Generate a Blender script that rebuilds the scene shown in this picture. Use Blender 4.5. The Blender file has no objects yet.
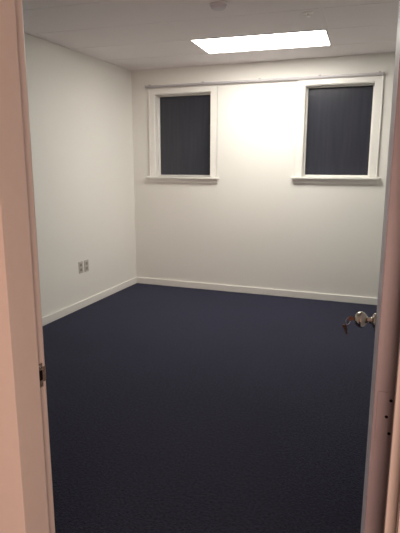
import bpy, bmesh, math
from mathutils import Vector, Matrix
sc = bpy.context.scene
D = bpy.data
R = math.radians

# ------------------------------------------------------------------ camera, world, lights, exposure
cam = D.cameras.new('camera'); co = D.objects.new('camera', cam); sc.collection.objects.link(co)
cam.sensor_fit = 'VERTICAL'; cam.sensor_height = 36.0; cam.lens = 507.15 / 533 * 36.0
cam.clip_start = 0.05
co.location = (0, 0, 1.5)
co.rotation_mode = 'XYZ'
co.rotation_euler = (Matrix.Rotation(R(20.686), 4, 'Z') @ Matrix.Rotation(R(90 - 11.417), 4, 'X')
                     @ Matrix.Rotation(R(0.078), 4, 'Z')).to_euler()
sc.camera = co

w = D.worlds.new('night'); sc.world = w; w.use_nodes = True
w.node_tree.nodes['Background'].inputs[0].default_value = (0.02, 0.025, 0.04, 1)
w.node_tree.nodes['Background'].inputs[1].default_value = 0.3

PANEL_STRENGTH = 15.0
HALL_POWER = 33
hl = D.lights.new('hall_lamp_light', 'AREA'); hl.shape = 'RECTANGLE'; hl.size = 0.9; hl.size_y = 0.9
hl.energy = HALL_POWER; hl.color = (1.0, 0.645, 0.515)
ho = D.objects.new('hall_lamp_light', hl); sc.collection.objects.link(ho)
ho.location = (0.55, -1.3, 0.9)
ho.rotation_euler = (Vector((-0.35, 0.9, 0.85)) - ho.location).to_track_quat('-Z', 'Y').to_euler()

vs = sc.view_settings
sc.display_settings.display_device = 'sRGB'
vs.view_transform = 'Standard'; vs.look = 'None'; vs.gamma = 1; vs.use_curve_mapping = False
vs.exposure = 0.42

# ------------------------------------------------------------------ materials
def mat(name, col, rough=0.5, spec=0.5, metal=0.0, emit=None, strength=0, coat=0):
    m = D.materials.new(name); m.use_nodes = True
    b = m.node_tree.nodes['Principled BSDF']
    b.inputs['Base Color'].default_value = (*col, 1); b.inputs['Roughness'].default_value = rough
    b.inputs['Specular IOR Level'].default_value = spec; b.inputs['Metallic'].default_value = metal
    b.inputs['Coat Weight'].default_value = coat
    if emit:
        b.inputs['Emission Color'].default_value = (*emit, 1); b.inputs['Emission Strength'].default_value = strength
    return m

def noisy(m, scale, amount, bump=0.0, dist=0.002, stretch=(1, 1, 1), detail=3.0):
    """mottle the base colour and bump it, in object coordinates"""
    nt = m.node_tree; b = nt.nodes['Principled BSDF']
    tc = nt.nodes.new('ShaderNodeTexCoord'); mp = nt.nodes.new('ShaderNodeMapping')
    mp.inputs['Scale'].default_value = stretch
    nz = nt.nodes.new('ShaderNodeTexNoise'); nz.inputs['Scale'].default_value = scale; nz.inputs['Detail'].default_value = detail
    nt.links.new(tc.outputs['Object'], mp.inputs[0]); nt.links.new(mp.outputs[0], nz.inputs['Vector'])
    c = b.inputs['Base Color'].default_value[:]
    rp = nt.nodes.new('ShaderNodeValToRGB')
    rp.color_ramp.elements[0].position = 0.3; rp.color_ramp.elements[1].position = 0.7
    rp.color_ramp.elements[0].color = (*[x * (1 - amount) for x in c[:3]], 1)
    rp.color_ramp.elements[1].color = (*[min(1, x * (1 + amount)) for x in c[:3]], 1)
    nt.links.new(nz.outputs['Fac'], rp.inputs[0]); nt.links.new(rp.outputs[0], b.inputs['Base Color'])
    if bump:
        bp = nt.nodes.new('ShaderNodeBump'); bp.inputs['Strength'].default_value = bump; bp.inputs['Distance'].default_value = dist
        nt.links.new(nz.outputs['Fac'], bp.inputs['Height']); nt.links.new(bp.outputs[0], b.inputs['Normal'])
    return m

M = {}
M['wall'] = noisy(mat('wall_paint', (0.87, 0.855, 0.81), 0.6, 0.3), 260, 0.012, 0.15, 0.001)
M['ceiling'] = noisy(mat('ceiling_tile', (0.88, 0.83, 0.84), 0.85, 0.2), 300, 0.03, 0.2, 0.001)
M['groove'] = mat('ceiling_groove', (0.5, 0.47, 0.46), 0.9, 0.1)
M['tbar'] = mat('ceiling_bar_paint', (0.86, 0.81, 0.81), 0.5, 0.3)
M['trim'] = noisy(mat('trim_gloss_paint', (0.90, 0.885, 0.84), 0.3, 0.5), 30, 0.01)
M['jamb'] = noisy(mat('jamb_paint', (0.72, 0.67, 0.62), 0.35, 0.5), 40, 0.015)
M['door'] = noisy(mat('door_paint', (0.74, 0.76, 0.86), 0.5, 0.22), 25, 0.02)
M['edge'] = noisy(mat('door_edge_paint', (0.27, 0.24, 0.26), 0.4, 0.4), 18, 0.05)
M['pane'] = mat('dark_glass', (0.026, 0.026, 0.032), 0.25, 0.5)
M['sash'] = mat('sash_paint', (0.55, 0.51, 0.50), 0.4, 0.4)
M['nickel'] = mat('brushed_nickel', (0.66, 0.61, 0.54), 0.17, 0.5, 1.0)
M['strike'] = noisy(mat('worn_steel', (0.27, 0.23, 0.20), 0.42, 0.5, 0.45), 120, 0.25)
M['dark'] = mat('dark_recess', (0.008, 0.006, 0.006), 0.8, 0.1)
M['brass'] = mat('brass_key', (0.20, 0.10, 0.07), 0.3, 0.5, 0.9)
M['track'] = mat('rail_metal', (0.52, 0.49, 0.51), 0.45, 0.5, 0.1)
M['outlet'] = mat('outlet_plate', (0.56, 0.53, 0.47), 0.4, 0.5)
M['socket'] = mat('outlet_socket', (0.34, 0.32, 0.28), 0.4, 0.5)
M['plastic'] = mat('detector_plastic', (0.66, 0.64, 0.68), 0.5, 0.4)
M['white'] = mat('white_plastic', (0.95, 0.93, 0.90), 0.4, 0.4)
M['fixture'] = mat('fixture_enamel', (0.60, 0.56, 0.58), 0.4, 0.4)
M['diffuser'] = mat('lit_diffuser', (0.9, 0.9, 0.9), 0.5, 0.2, emit=(1.0, 0.96, 0.88), strength=PANEL_STRENGTH)
M['hall'] = noisy(mat('hall_wall_paint', (0.60, 0.52, 0.46), 0.6, 0.3), 200, 0.01)

# streaks of the dark film on the panes
nt = M['pane'].node_tree; b = nt.nodes['Principled BSDF']
tc = nt.nodes.new('ShaderNodeTexCoord'); mp = nt.nodes.new('ShaderNodeMapping'); mp.inputs['Scale'].default_value = (26, 1, 1.6)
nz = nt.nodes.new('ShaderNodeTexNoise'); nz.inputs['Scale'].default_value = 1.0; nz.inputs['Detail'].default_value = 4
rp = nt.nodes.new('ShaderNodeValToRGB'); rp.color_ramp.elements[0].position = 0.3; rp.color_ramp.elements[1].position = 0.75
rp.color_ramp.elements[0].color = (0.031, 0.033, 0.045, 1); rp.color_ramp.elements[1].color = (0.041, 0.043, 0.058, 1)
for a, c in ((tc.outputs['Object'], mp.inputs[0]), (mp.outputs[0], nz.inputs['Vector']), (nz.outputs['Fac'], rp.inputs[0]), (rp.outputs[0], b.inputs['Base Color'])):
    nt.links.new(a, c)

# navy loop-pile carpet: fine tufts, slightly paler flecks, soft wear
m = mat('navy_carpet', (0.03, 0.03, 0.05), 0.95, 0.15); M['carpet'] = m
nt = m.node_tree; b = nt.nodes['Principled BSDF']
tc = nt.nodes.new('ShaderNodeTexCoord')
vo = nt.nodes.new('ShaderNodeTexVoronoi'); vo.inputs['Scale'].default_value = 170
nz = nt.nodes.new('ShaderNodeTexNoise'); nz.inputs['Scale'].default_value = 75; nz.inputs['Detail'].default_value = 6; nz.inputs['Roughness'].default_value = 0.75
big = nt.nodes.new('ShaderNodeTexNoise'); big.inputs['Scale'].default_value = 1.6; big.inputs['Detail'].default_value = 2
for n in (vo, nz, big): nt.links.new(tc.outputs['Object'], n.inputs['Vector'])
rp = nt.nodes.new('ShaderNodeValToRGB')
rp.color_ramp.elements[0].position = 0.32; rp.color_ramp.elements[0].color = (0.008, 0.009, 0.018, 1)
rp.color_ramp.elements[1].position = 0.72; rp.color_ramp.elements[1].color = (0.062, 0.066, 0.112, 1)
nt.links.new(nz.outputs['Fac'], rp.inputs[0])
mx = nt.nodes.new('ShaderNodeMix'); mx.data_type = 'RGBA'; mx.blend_type = 'MULTIPLY'; mx.inputs[0].default_value = 0.25
nt.links.new(rp.outputs[0], mx.inputs[6]); nt.links.new(big.outputs['Fac'], mx.inputs[7]); nt.links.new(mx.outputs[2], b.inputs['Base Color'])
bp = nt.nodes.new('ShaderNodeBump'); bp.inputs['Strength'].default_value = 0.8; bp.inputs['Distance'].default_value = 0.005
nt.links.new(vo.outputs['Distance'], bp.inputs['Height']); nt.links.new(bp.outputs[0], b.inputs['Normal'])
b.inputs['Sheen Weight'].default_value = 0.12; b.inputs['Sheen Roughness'].default_value = 0.5
b.inputs['Sheen Tint'].default_value = (0.5, 0.5, 0.75, 1)

# ------------------------------------------------------------------ mesh helpers
def add_box(bm, x0, x1, y0, y1, z0, z1, bevel=0.0, seg=2, mi=0):
    vs_ = [bm.verts.new(p) for p in ((x0,y0,z0),(x1,y0,z0),(x1,y1,z0),(x0,y1,z0),(x0,y0,z1),(x1,y0,z1),(x1,y1,z1),(x0,y1,z1))]
    fs = [bm.faces.new([vs_[i] for i in q]) for q in ((0,3,2,1),(4,5,6,7),(0,1,5,4),(1,2,6,5),(2,3,7,6),(3,0,4,7))]
    for f in fs: f.material_index = mi
    if bevel:
        es = list({e for f in fs for e in f.edges})
        bmesh.ops.bevel(bm, geom=es, offset=bevel, segments=seg, profile=0.5, affect='EDGES')

def add_lathe(bm, prof, axis='z', origin=(0, 0, 0), n=32, mi=0):
    """prof: list of (distance along axis, radius)"""
    o = Vector(origin)
    A = {'z': (Vector((1,0,0)), Vector((0,1,0)), Vector((0,0,1))),
         '-z': (Vector((0,1,0)), Vector((1,0,0)), Vector((0,0,-1))),
         '-x': (Vector((0,0,1)), Vector((0,1,0)), Vector((-1,0,0))),
         'x': (Vector((0,1,0)), Vector((0,0,1)), Vector((1,0,0))),
         '-y': (Vector((1,0,0)), Vector((0,0,1)), Vector((0,-1,0)))}[axis]
    rings = []
    for t, r in prof:
        if r < 1e-6: rings.append([bm.verts.new(o + A[2]*t)])
        else: rings.append([bm.verts.new(o + A[2]*t + A[0]*r*math.cos(2*math.pi*k/n) + A[1]*r*math.sin(2*math.pi*k/n)) for k in range(n)])
    for a, c in zip(rings, rings[1:]):
        for k in range(n):
            k2 = (k+1) % n
            q = [a[k % len(a)], a[k2 % len(a)], c[k2 % len(c)], c[k % len(c)]]
            u = []
            for v in q:
                if v not in u: u.append(v)
            if len(u) > 2:
                f = bm.faces.new(u); f.smooth = True; f.material_index = mi
    for rg, first in ((rings[0], True), (rings[-1], False)):
        if len(rg) > 1:
            bm.faces.new(rg[::-1] if first else rg).material_index = mi

def add_tube(bm, pts, r, n=10, closed=False, mi=0):
    pts = [Vector(p) for p in pts]; rings = []
    N = len(pts); up = None
    for i, p in enumerate(pts):
        if closed: d = (pts[(i+1) % N] - pts[i-1]).normalized()
        else: d = (pts[min(i+1, N-1)] - pts[max(i-1, 0)]).normalized()
        if up is None:
            up = Vector((0,0,1)) if abs(d.z) < 0.9 else Vector((1,0,0))
        a = d.cross(up).normalized(); up = a.cross(d).normalized()
        rings.append([bm.verts.new(p + a*r*math.cos(2*math.pi*k/n) + up*r*math.sin(2*math.pi*k/n)) for k in range(n)])
    pairs = list(zip(rings, rings[1:])) + ([(rings[-1], rings[0])] if closed else [])
    for a, c in pairs:
        for k in range(n):
            f = bm.faces.new((a[k], a[(k+1) % n], c[(k+1) % n], c[k])); f.smooth = True; f.material_index = mi
    if not closed:
        bm.faces.new(rings[0][::-1]); bm.faces.new(rings[-1])

def obj(name, bm, mats, parent=None, **props):
    bmesh.ops.recalc_face_normals(bm, faces=bm.faces[:])
    me = D.meshes.new(name); bm.to_mesh(me); bm.free()
    for mm in (mats if isinstance(mats, (list, tuple)) else [mats]): me.materials.append(mm)
    o = D.objects.new(name, me); sc.collection.objects.link(o)
    if parent: o.parent = parent
    for k, v in props.items(): o[k] = v
    return o

def struct(name, boxes, m, bevel=0.0, parent=None, label=None):
    bm = bmesh.new()
    for q in boxes: add_box(bm, *q, bevel=bevel)
    o = obj(name, bm, m, parent)
    if parent is None: o['kind'] = 'structure'
    if label: o['label'] = label
    return o

def thing(name, label, cat, loc, group=None, rot=(0, 0, 0)):
    o = D.objects.new(name, None); sc.collection.objects.link(o); o.location = loc; o.rotation_euler = rot
    o.empty_display_size = 0.1
    o['label'] = label; o['category'] = cat
    if group: o['group'] = group
    return o

# ------------------------------------------------------------------ dimensions
XL, XR, YB, H = -3.015, 0.58, 5.665, 2.586          # room
YF, YD = 0.852, 0.958                                # hall face and room face of the door wall
JL, JR, JT = -0.767, 0.0485, 2.06                    # clear opening between the jambs
JW = 0.025
HX0, HX1, HY = -1.9, 1.5, -2.1                       # hall
T = 0.10

# ------------------------------------------------------------------ shell
struct('floor', [(XL-T, XR+T, YF+0.0, YB+T+.1, -0.08, 0), (HX0-T, HX1+T, HY-T, YF, -0.08, 0)], M['carpet'], label='navy blue carpeted floor')
struct('wall_left', [(XL-T, XL, YD, YB, 0, H)], M['wall'], label='cream left wall')
struct('wall_right', [(XR, XR+T, YD, YB, 0, H)], M['wall'], label='cream right wall behind the open door')

WIN = [(-2.712, -2.008), (-0.952, -0.248)]           # openings of the two windows
WZ0, WZ1 = 1.352, 2.303
Z2 = 0.014                                           # the right window sits a touch higher
WT = 0.20
bx = [(XL-T, XR+T, YB, YB+WT, 0, WZ0), (XL-T, WIN[0][1], YB, YB+WT, WZ1, H), (WIN[0][1], XR+T, YB, YB+WT, WZ1+Z2, H)]
xs = [XL-T, WIN[0][0], WIN[0][1], WIN[1][0], WIN[1][1], XR+T]
bx += [(WIN[0][1], WIN[1][0], YB, YB+WT, WZ1, WZ1+Z2), (WIN[1][1], XR+T, YB, YB+WT, WZ1, WZ1+Z2)]
for a, c in ((0, 1), (2, 3), (4, 5)): bx.append((xs[a], xs[c], YB, YB+WT, WZ0, WZ1))
bx.append((*WIN[1], YB, YB+WT, WZ0, WZ0+Z2-.001))
struct('wall_back', bx, M['wall'], label='cream back wall with two windows')
struct('wall_front', [(XL-T, JL-JW, YF, YD, 0, H), (JR+JW, XR+T, YF, YD, 0, H), (JL-JW, JR+JW, YF, YD, JT+JW, H)], M['wall'],
       label='wall around the doorway')
# hall on the camera's side
struct('wall_hall_left', [(HX0-T, HX0, HY, YF, 0, H)], M['hall'])
struct('wall_hall_right', [(HX1, HX1+T, HY, YF, 0, H)], M['hall'])
struct('wall_hall_back', [(HX0-T, HX1+T, HY-T, HY, 0, H)], M['hall'])
struct('wall_hall_front', [(XR+T, HX1+T, YF, YD, 0, H)], M['hall'])
struct('ceiling_hall', [(HX0-T, HX1+T, HY-T, YF, H, H+0.06)], M['ceiling'])

# ceiling: lay-in panels 1.2 x 0.6 m with grooves between and flat bars along the long joints; grid turned a little
GC = Vector((-1.218, 4.815, 0)); GA = R(2.8)
rot = Matrix.Translation(GC) @ Matrix.Rotation(GA, 4, 'Z')
bm = bmesh.new()
for i in range(-3, 4):
    for j in range(-9, 4):
        if i == 0 and j == 0: continue
        cx, cy = i*1.2, j*0.6
        g = 0.0022
        add_box(bm, cx-0.6+g, cx+0.6-g, cy-0.3+g, cy+0.3-g, H, H+0.02, bevel=0.0028, seg=1)
    # bars along the joints
for i in range(-3, 4):
    bx0 = i*1.2 + 0.6
    add_box(bm, bx0-0.016, bx0+0.016, -6, 2, H-0.0015, H+0.004, mi=2)
bmesh.ops.transform(bm, matrix=rot, verts=bm.verts)
def clip(bm):
    for p, n in (((XL-.02,0,0),(-1,0,0)), ((XR+.02,0,0),(1,0,0)), ((0,YD-.02,0),(0,-1,0)), ((0,YB+.02,0),(0,1,0))):
        g = bm.verts[:] + bm.edges[:] + bm.faces[:]
        bmesh.ops.bisect_plane(bm, geom=g, plane_co=p, plane_no=n, clear_outer=True)
clip(bm)
bm2 = bmesh.new()
add_box(bm2, XL-T, XR+T, YD, YB+WT, H+0.07, H+0.12, mi=1)
me = D.meshes.new('tmp'); bm2.to_mesh(me); bm2.free(); bm.from_mesh(me); D.meshes.remove(me)
o = obj('ceiling', bm, [M['ceiling'], M['groove'], M['tbar']]); o['kind'] = 'structure'; o['label'] = 'off-white tiled ceiling'

# baseboards with a rounded top edge
def baseboard(name, x0, x1, y0, y1):
    struct(name, [(x0, x1, y0, y1, 0, 0.078)], M['trim'], bevel=0.004, label='painted baseboard')
baseboard('baseboard_left', XL, XL+0.016, YD, YB)
baseboard('baseboard_back', XL+0.016, XR-0.016, YB-0.016, YB)
baseboard('baseboard_right', XR-0.016, XR, YD, YB)
baseboard('baseboard_front', XL+0.016, JL-0.095, YD, YD+0.016)

# ------------------------------------------------------------------ windows
def window(n, x0, x1, dz, lab):
    r = D.objects.new('window_%d' % n, None); sc.collection.objects.link(r)
    r.location = ((x0+x1)/2, YB, WZ0+dz); r['kind'] = 'structure'; r['label'] = lab
    hw = (x1-x0)/2; h = WZ1-WZ0; A = 0.078
    bm = bmesh.new()                                 # architrave: two legs and a head with eased edges and a raised back band
    for s in (-1, 1):
        xa, xb = sorted((s*hw, s*(hw+A)))
        add_box(bm, xa, xb, -0.016, 0, 0, h, bevel=0.003)
        xa, xb = sorted((s*(hw+A-0.014), s*(hw+A)))
        add_box(bm, xa, xb, -0.019, 0, 0, h+A*0.78, bevel=0.003)
    add_box(bm, -hw-A, hw+A, -0.016, 0, h, h+A*0.78, bevel=0.003)
    obj('architrave', bm, M['trim'], r)
    bm = bmesh.new()                                 # reveal lining
    for s in (-1, 1):
        xa, xb = sorted((s*hw, s*(hw-0.006))); add_box(bm, xa, xb, -0.004, 0.13, 0, h)
    add_box(bm, -hw+.006, hw-.006, -0.004, 0.13, h-0.006, h)
    obj('reveal', bm, M['trim'], r)
    bm = bmesh.new(); i = hw-0.006; k = 0.014        # slim sash
    for s in (-1, 1):
        xa, xb = sorted((s*i, s*(i-k))); add_box(bm, xa, xb, 0.085, 0.115, 0.0, h-0.006, bevel=0.002)
    add_box(bm, -i+k, i-k, 0.085, 0.115, h-0.006-k, h-0.006, bevel=0.002)
    add_box(bm, -i+k, i-k, 0.085, 0.115, 0.0, 0.02, bevel=0.002)
    obj('window_frame', bm, M['trim'], r)
    bm = bmesh.new(); add_box(bm, -i+k-.004, i-k+.004, 0.098, 0.106, 0.016, h-0.006-k+.004)
    obj('window_pane', bm, M['pane'], r, label='dark night-time pane')
    bm = bmesh.new(); add_box(bm, -hw-A-0.03, hw+A+0.03, -0.05, 0, -0.022, 0, bevel=0.004)
    add_box(bm, -hw, hw, -0.01, 0.115, -0.022, 0.0)
    obj('window_sill', bm, M['trim'], r)
    bm = bmesh.new(); add_box(bm, -hw-A-0.012, hw+A+0.012, -0.02, 0, -0.068, -0.022, bevel=0.004)
    obj('apron', bm, M['trim'], r)
window(1, *WIN[0], 0, 'left window with cream frame and dark pane')
window(2, *WIN[1], Z2, 'right window with cream frame and dark pane')

# ------------------------------------------------------------------ door frame
# left jamb with its strike plate
def jamb(name, xj, s, stop, y0, lab):
    """s = +1: the jamb's face looks to +x (left jamb)"""
    bm = bmesh.new()
    xa, xb = sorted((xj, xj - s*JW)); add_box(bm, xa, xb, YF, YD, 0, JT+JW, bevel=0.0015)
    xa, xb = sorted((xj, xj + s*stop)); add_box(bm, xa, xb, y0, 0.922, 0, JT, bevel=0.0 if y0 == YF else 0.002)
    return obj(name, bm, M['jamb'], None, kind='structure', label=lab)
jl = jamb('trim_1', JL, 1, 0.011, YF, 'left door jamb')
jr = jamb('trim_2', JR, -1, 0.0195, 0.890, 'right door jamb')
bm = bmesh.new(); add_box(bm, JL, JR, YF, YD, JT, JT+JW, bevel=0.0015); add_box(bm, JL+.012, JR-.0195, 0.890, 0.922, JT-0.012, JT, bevel=0.002)
obj('trim_3', bm, M['jamb'], None, kind='structure', label='head of the door frame')
def casing(name, yy, th, lab):
    y0, y1 = sorted((yy, yy+th)); W = 0.07; sb = 0.0
    bm = bmesh.new()
    add_box(bm, JL-sb-W, JL+0.011, y0, y1, 0, JT)
    add_box(bm, JL-sb-W, JL-sb, y0, y1, JT, JT+sb+W)
    add_box(bm, JR+sb, JR+sb+W, y0, y1, 0, JT+sb+W, bevel=0.003)
    add_box(bm, JL-sb, JR+sb, y0, y1, JT+sb, JT+sb+W, bevel=0.003)
    obj(name, bm, M['jamb'], None, kind='structure', label=lab)
casing('trim_4', YF, -0.014, 'casing round the doorway on the hall side')
# room-side casing only beyond the hinge pin and left of the opening
bm = bmesh.new()
add_box(bm, JL-.074, JL-.006, YD, YD+.010, 0, JT+.07, bevel=.003)
add_box(bm, JR+.012, JR+.08, YD, YD+.010, 0, JT+.07, bevel=.003)
add_box(bm, JL-.006, JR+.012, YD, YD+.010, JT+.012, JT+.07, bevel=.003)
obj('trim_5', bm, M['jamb'], None, kind='structure', label='casing round the doorway on the room side')

# strike plate: plate with curled lip, latch hole and two screws
sz, sy = 0.998, 0.9405
bm = bmesh.new()
X = JL
add_box(bm, X, X+0.0015, sy-0.0125, sy-0.006, sz-0.030, sz+0.030)
add_box(bm, X, X+0.0015, sy-0.006, sy+0.007, sz-0.030, sz-0.013)
add_box(bm, X, X+0.0015, sy-0.006, sy+0.007, sz+0.013, sz+0.030)
add_box(bm, X, X+0.0015, sy+0.007, sy+0.0165, sz-0.019, sz+0.019)
for (ya, yb, dx) in ((0.0165, 0.0185, 0.0002), (0.0185, 0.021, -0.0018)):   # the lip bends round the jamb's corner
    add_box(bm, X+dx, X+dx+0.0015, sy+ya-.0002, sy+yb, sz-0.017, sz+0.017)
sp = obj('strike_plate', bm, M['strike'], jl, label='worn steel strike plate')
bm = bmesh.new(); add_box(bm, X-0.001, X+0.0006, sy-0.006, sy+0.007, sz-0.013, sz+0.013)
obj('latch_hole', bm, M['dark'], sp)
for dz in (-0.022, 0.022):
    bm = bmesh.new(); add_lathe(bm, [(0, .0035), (.0008, .0032), (.001, .002)], 'x', (X+.0013, sy, sz+dz), 12)
    obj('screw', bm, M['nickel'], sp)

# ------------------------------------------------------------------ door leaf, opened into the room
W_, TH, DH = 0.805, 0.0365, 2.03
PX, PY = -0.0064, 0.966                              # near left corner of the leaf
ang = math.atan2(-0.0245+0.0064, W_)                 # leaf runs along +y, swung slightly to the left
door = D.objects.new('door_1', None); sc.collection.objects.link(door)
door.location = (PX, PY, 0.012); door.rotation_euler = (0, 0, -ang)
door['kind'] = 'structure'; door['label'] = 'open white door swung into the room'
# local: x across the thickness (0 = face seen), y along the leaf, z up
bm = bmesh.new(); add_box(bm, 0, TH, 0, W_, 0, DH, bevel=0.0015)
bm.normal_update()
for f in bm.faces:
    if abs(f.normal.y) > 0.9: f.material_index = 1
obj('door_leaf', bm, [M['door'], M['edge']], door)
def hinge(zc):
    bm = bmesh.new()
    add_box(bm, 0.006, TH-0.0005, -0.0012, 0.002, zc-0.05, zc+0.05, bevel=0.0005, seg=1)
    h = obj('hinge', bm, M['edge'], door, label='painted-over hinge leaf')
    bm = bmesh.new()
    for k in range(5):
        add_lathe(bm, [(0, .0045), (.0005, .005), (.0185, .005), (.019, .0045)], 'z', (TH+.0035, -.001, zc-.05+k*.02), 14)
    obj('knuckle', bm, M['edge'], h)
    for dz, dx in ((0.034, .0305), (0.000, .0245), (-0.034, .0315)):
        bm = bmesh.new(); add_lathe(bm, [(0, .0033), (.0006, .0031), (.0008, .0018), (.0004, 0)], '-y', (dx, -.0010, zc+dz), 14)
        obj('screw', bm, M['dark'], h, label='dark hinge screw')
for zc in (0.22, 1.025-0.012, 1.80): hinge(zc)
# knob sets on both faces, on one spindle
KY, KZ = 0.738, 0.994-0.012
def knob(ax, x0, keyed):
    bm = bmesh.new(); add_lathe(bm, [(0, .0265), (.003, .0265), (.007, .0245), (.010, .020), (.012, .015)], ax, (x0, KY, KZ), 40)
    r = obj('knob_rose', bm, M['nickel'], door)
    bm = bmesh.new(); add_lathe(bm, [(.010, .0135), (.014, .0115), (.024, .0100), (.030, .0115)], ax, (x0, KY, KZ), 32)
    obj('knob_neck', bm, M['nickel'], r)
    bm = bmesh.new(); add_lathe(bm, [(.026, .0095), (.030, .0150), (.035, .0215), (.041, .0255), (.047, .0270), (.053, .0262), (.059, .0232), (.064, .0190), (.0665, .0140), (.0655, .0100)], ax, (x0, KY, KZ), 40)
    kb = obj('door_knob', bm, M['nickel'], door, label='round brushed nickel knob')
    if keyed:
        bm = bmesh.new(); add_lathe(bm, [(.060, .0098), (.0675, .0098), (.068, .0088)], ax, (x0, KY, KZ), 24)
        obj('lock_cylinder', bm, M['brass'], kb)
knob('-x', 0.0, True); knob('x', TH, False)
bm = bmesh.new(); add_box(bm, TH/2-.0125, TH/2+.0125, W_-.0005, W_+.0012, KZ-.028, KZ+.028); 
lf = obj('latch_plate', bm, M['nickel'], door)
bm = bmesh.new(); add_box(bm, TH/2-.006, TH/2+.006, W_+.001, W_+.010, KZ-.008, KZ+.008, bevel=.001); obj('latch_bolt', bm, M['nickel'], lf)

# bunch of keys: one key in the lock, the ring and a second key hanging from it
kx = -0.0675
keys = thing('key_bunch', 'bunch of keys hanging from the lock of the round door knob', 'keys', (0, 0, 0))
keys.location = (Matrix.Translation(door.location) @ Matrix.Rotation(-ang, 4, 'Z')) @ Vector((kx, KY, KZ))
keys.rotation_euler = (0, 0, -ang)
def key_mesh(blade, bow, flat):
    """key in its own frame: blade runs +x from origin, bow to -x; flat = thickness axis y"""
    bm = bmesh.new(); t = 0.0011
    pts = [(blade, .0015), (blade, -.001)]
    nx = 5
    for k in range(nx):
        x = blade - (k+.5)*blade/(nx+1); pts += [(x, -.0038 + (.0014 if k % 2 else 0)), (x-.001, -.0038)]
    pts += [(0, -.0042)]
    for k in range(13):
        a = -math.pi/2 - .35 - k*(2*math.pi-1.1*1)/13
        pts.append((-bow*.95 + bow*math.cos(a)*1.0, bow*1.05*math.sin(a)))
    pts += [(0, .0042), (blade-.003, .0038)]
    f0 = [bm.verts.new((x, -t, z)) for x, z in pts]; f1 = [bm.verts.new((x, t, z)) for x, z in pts]
    bm.faces.new(f0); bm.faces.new(f1[::-1])
    for k in range(len(pts)):
        k2 = (k+1) % len(pts); bm.faces.new((f0[k], f0[k2], f1[k2], f1[k]))
    return bm
bm = key_mesh(.020, .0085, 0)
bmesh.ops.translate(bm, verts=bm.verts, vec=(-.004, 0, 0))
obj('key', bm, M['brass'], keys)
bm = bmesh.new(); rr = 0.012; c0 = Vector((-.021, 0, -.010))
add_tube(bm, [c0 + Vector((rr*math.cos(a)*.55, rr*math.cos(a)*.8, rr*math.sin(a))) for a in [2*math.pi*k/28 for k in range(28)]], .0011, 8, True)
obj('key_ring', bm, M['nickel'], keys)
bm = key_mesh(.020, .0080, 0)
bmesh.ops.transform(bm, matrix=Matrix.Translation((-.028, -.004, -.036)) @ Matrix.Rotation(R(72), 4, 'Y') @ Matrix.Rotation(R(25), 4, 'X'), verts=bm.verts)
obj('key', bm, M['brass'], keys)

# ------------------------------------------------------------------ ceiling light panel in the grid
lt = thing('ceiling_light', 'lit rectangular fluorescent panel set flush into the ceiling tiles', 'ceiling light', (GC.x, GC.y, H), rot=(0, 0, GA))
bm = bmesh.new()
fx, fy, fw = 0.5965, 0.2975, 0.012
for s in (-1, 1):
    xa, xb = sorted((s*fx, s*(fx-fw))); add_box(bm, xa, xb, -fy, fy, -.004, .05, bevel=.001)
    ya, yb = sorted((s*fy, s*(fy-fw))); add_box(bm, -fx+fw, fx-fw, ya, yb, -.004, .05, bevel=.001)
add_box(bm, -fx, fx, -fy, fy, .05, .06)
obj('frame', bm, M['fixture'], lt)
bm = bmesh.new(); add_box(bm, -fx+fw, fx-fw, -fy+fw, fy-fw, .001, .005)
obj('diffuser', bm, M['diffuser'], lt, label='glowing white diffuser')

# smoke detector and a small round sensor
sd = thing('smoke_detector', 'round pale smoke detector on the ceiling in front of the light panel', 'smoke detector', (-1.225, 3.60, H))
bm = bmesh.new(); add_lathe(bm, [(0, .062), (.008, .062), (.010, .058)], '-z', (0, 0, 0), 40); obj('base', bm, M['plastic'], sd)
bm = bmesh.new(); add_lathe(bm, [(.009, .050), (.014, .053), (.026, .050), (.034, .040), (.037, .022), (.038, 0)], '-z', (0, 0, 0), 40); obj('cover', bm, M['plastic'], sd)
sr = thing('sprinkler_head', 'small round white sprinkler head on the ceiling beside a tile joint', 'sprinkler', (-0.678, 4.02, H))
bm = bmesh.new(); add_lathe(bm, [(0, .042), (.003, .041), (.008, .028), (.009, .012)], '-z', (0, 0, 0), 32); obj('escutcheon', bm, M['white'], sr)
bm = bmesh.new(); add_lathe(bm, [(.008, .008), (.022, .008), (.024, .018), (.026, .018), (.027, 0)], '-z', (0, 0, 0), 24); obj('deflector', bm, M['white'], sr)

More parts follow.
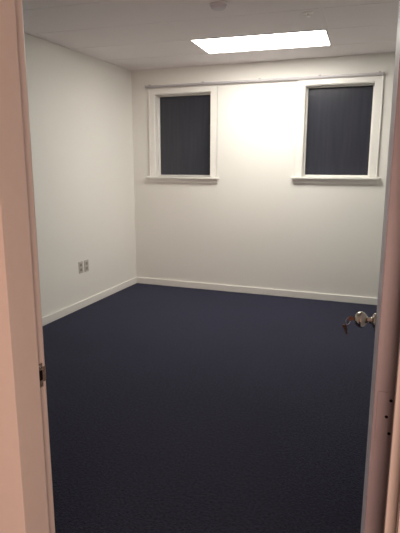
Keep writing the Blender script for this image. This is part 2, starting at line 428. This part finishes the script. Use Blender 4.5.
# ------------------------------------------------------------------ rail over both windows
RX0, RX1, RZ, RY = -2.805, -0.180, 2.390, -0.031
rl = thing('curtain_rail', 'long bare metal curtain rail on the wall just above both windows', 'curtain rail', (RX0, YB, RZ))
L = RX1-RX0
bm = bmesh.new(); add_box(bm, 0, L, RY-.010, RY+.010, -.0100, .0090, bevel=.002); add_box(bm, .004, L-.004, RY-.004, RY+.004, -.016, -.012)
obj('track', bm, M['track'], rl)
for k, x in enumerate((0.03, 0.70, 1.36, 2.0, L-0.03)):
    bm = bmesh.new()
    add_box(bm, x-.012, x+.012, RY+.009, 0.0, -.004, .006)
    add_box(bm, x-.012, x+.012, -.003, 0.0, -.010, .026, bevel=.001)
    add_box(bm, x-.010, x+.010, RY-.012, RY+.012, .011, .0155, bevel=.001)
    obj('bracket', bm, M['track'], rl)
for s, x in ((-1, 0), (1, L)):
    bm = bmesh.new(); add_lathe(bm, [(0, .014), (.004, .016), (.012, .016), (.016, .010)], '-x' if s < 0 else 'x', (x, RY, 0), 20)
    obj('end_cap', bm, M['track'], rl)

# ------------------------------------------------------------------ outlets low on the left wall
def outlet(yc, zc, lab):
    t = thing('wall_outlet', lab, 'electrical outlet', (XL, yc, zc), 'outlets low on the left wall')
    bm = bmesh.new(); add_box(bm, 0, .006, -.038, .038, -.062, .062, bevel=.0025)
    obj('cover_plate', bm, M['outlet'], t)
    for dz in (.026, -.026):
        bm = bmesh.new(); add_box(bm, .004, .008, -.018, .018, dz-.016, dz+.016, bevel=.0015)
        s = obj('socket', bm, M['socket'], t)
        bm = bmesh.new()
        add_box(bm, .0075, .0083, -.008, -.006, dz-.002, dz+.008); add_box(bm, .0075, .0083, .006, .008, dz-.002, dz+.008)
        add_box(bm, .0075, .0083, -.002, .002, dz-.011, dz-.007)
        obj('slot', bm, M['dark'], s)
    bm = bmesh.new(); add_lathe(bm, [(0, .003), (.001, .0028)], 'x', (.0058, 0, 0), 10); obj("screw", bm, M["outlet"], t)
outlet(4.438, 0.436, 'grey duplex outlet plate low on the left wall, the one nearer the doorway')
outlet(4.543, 0.434, 'grey duplex outlet plate low on the left wall, the one nearer the windows')
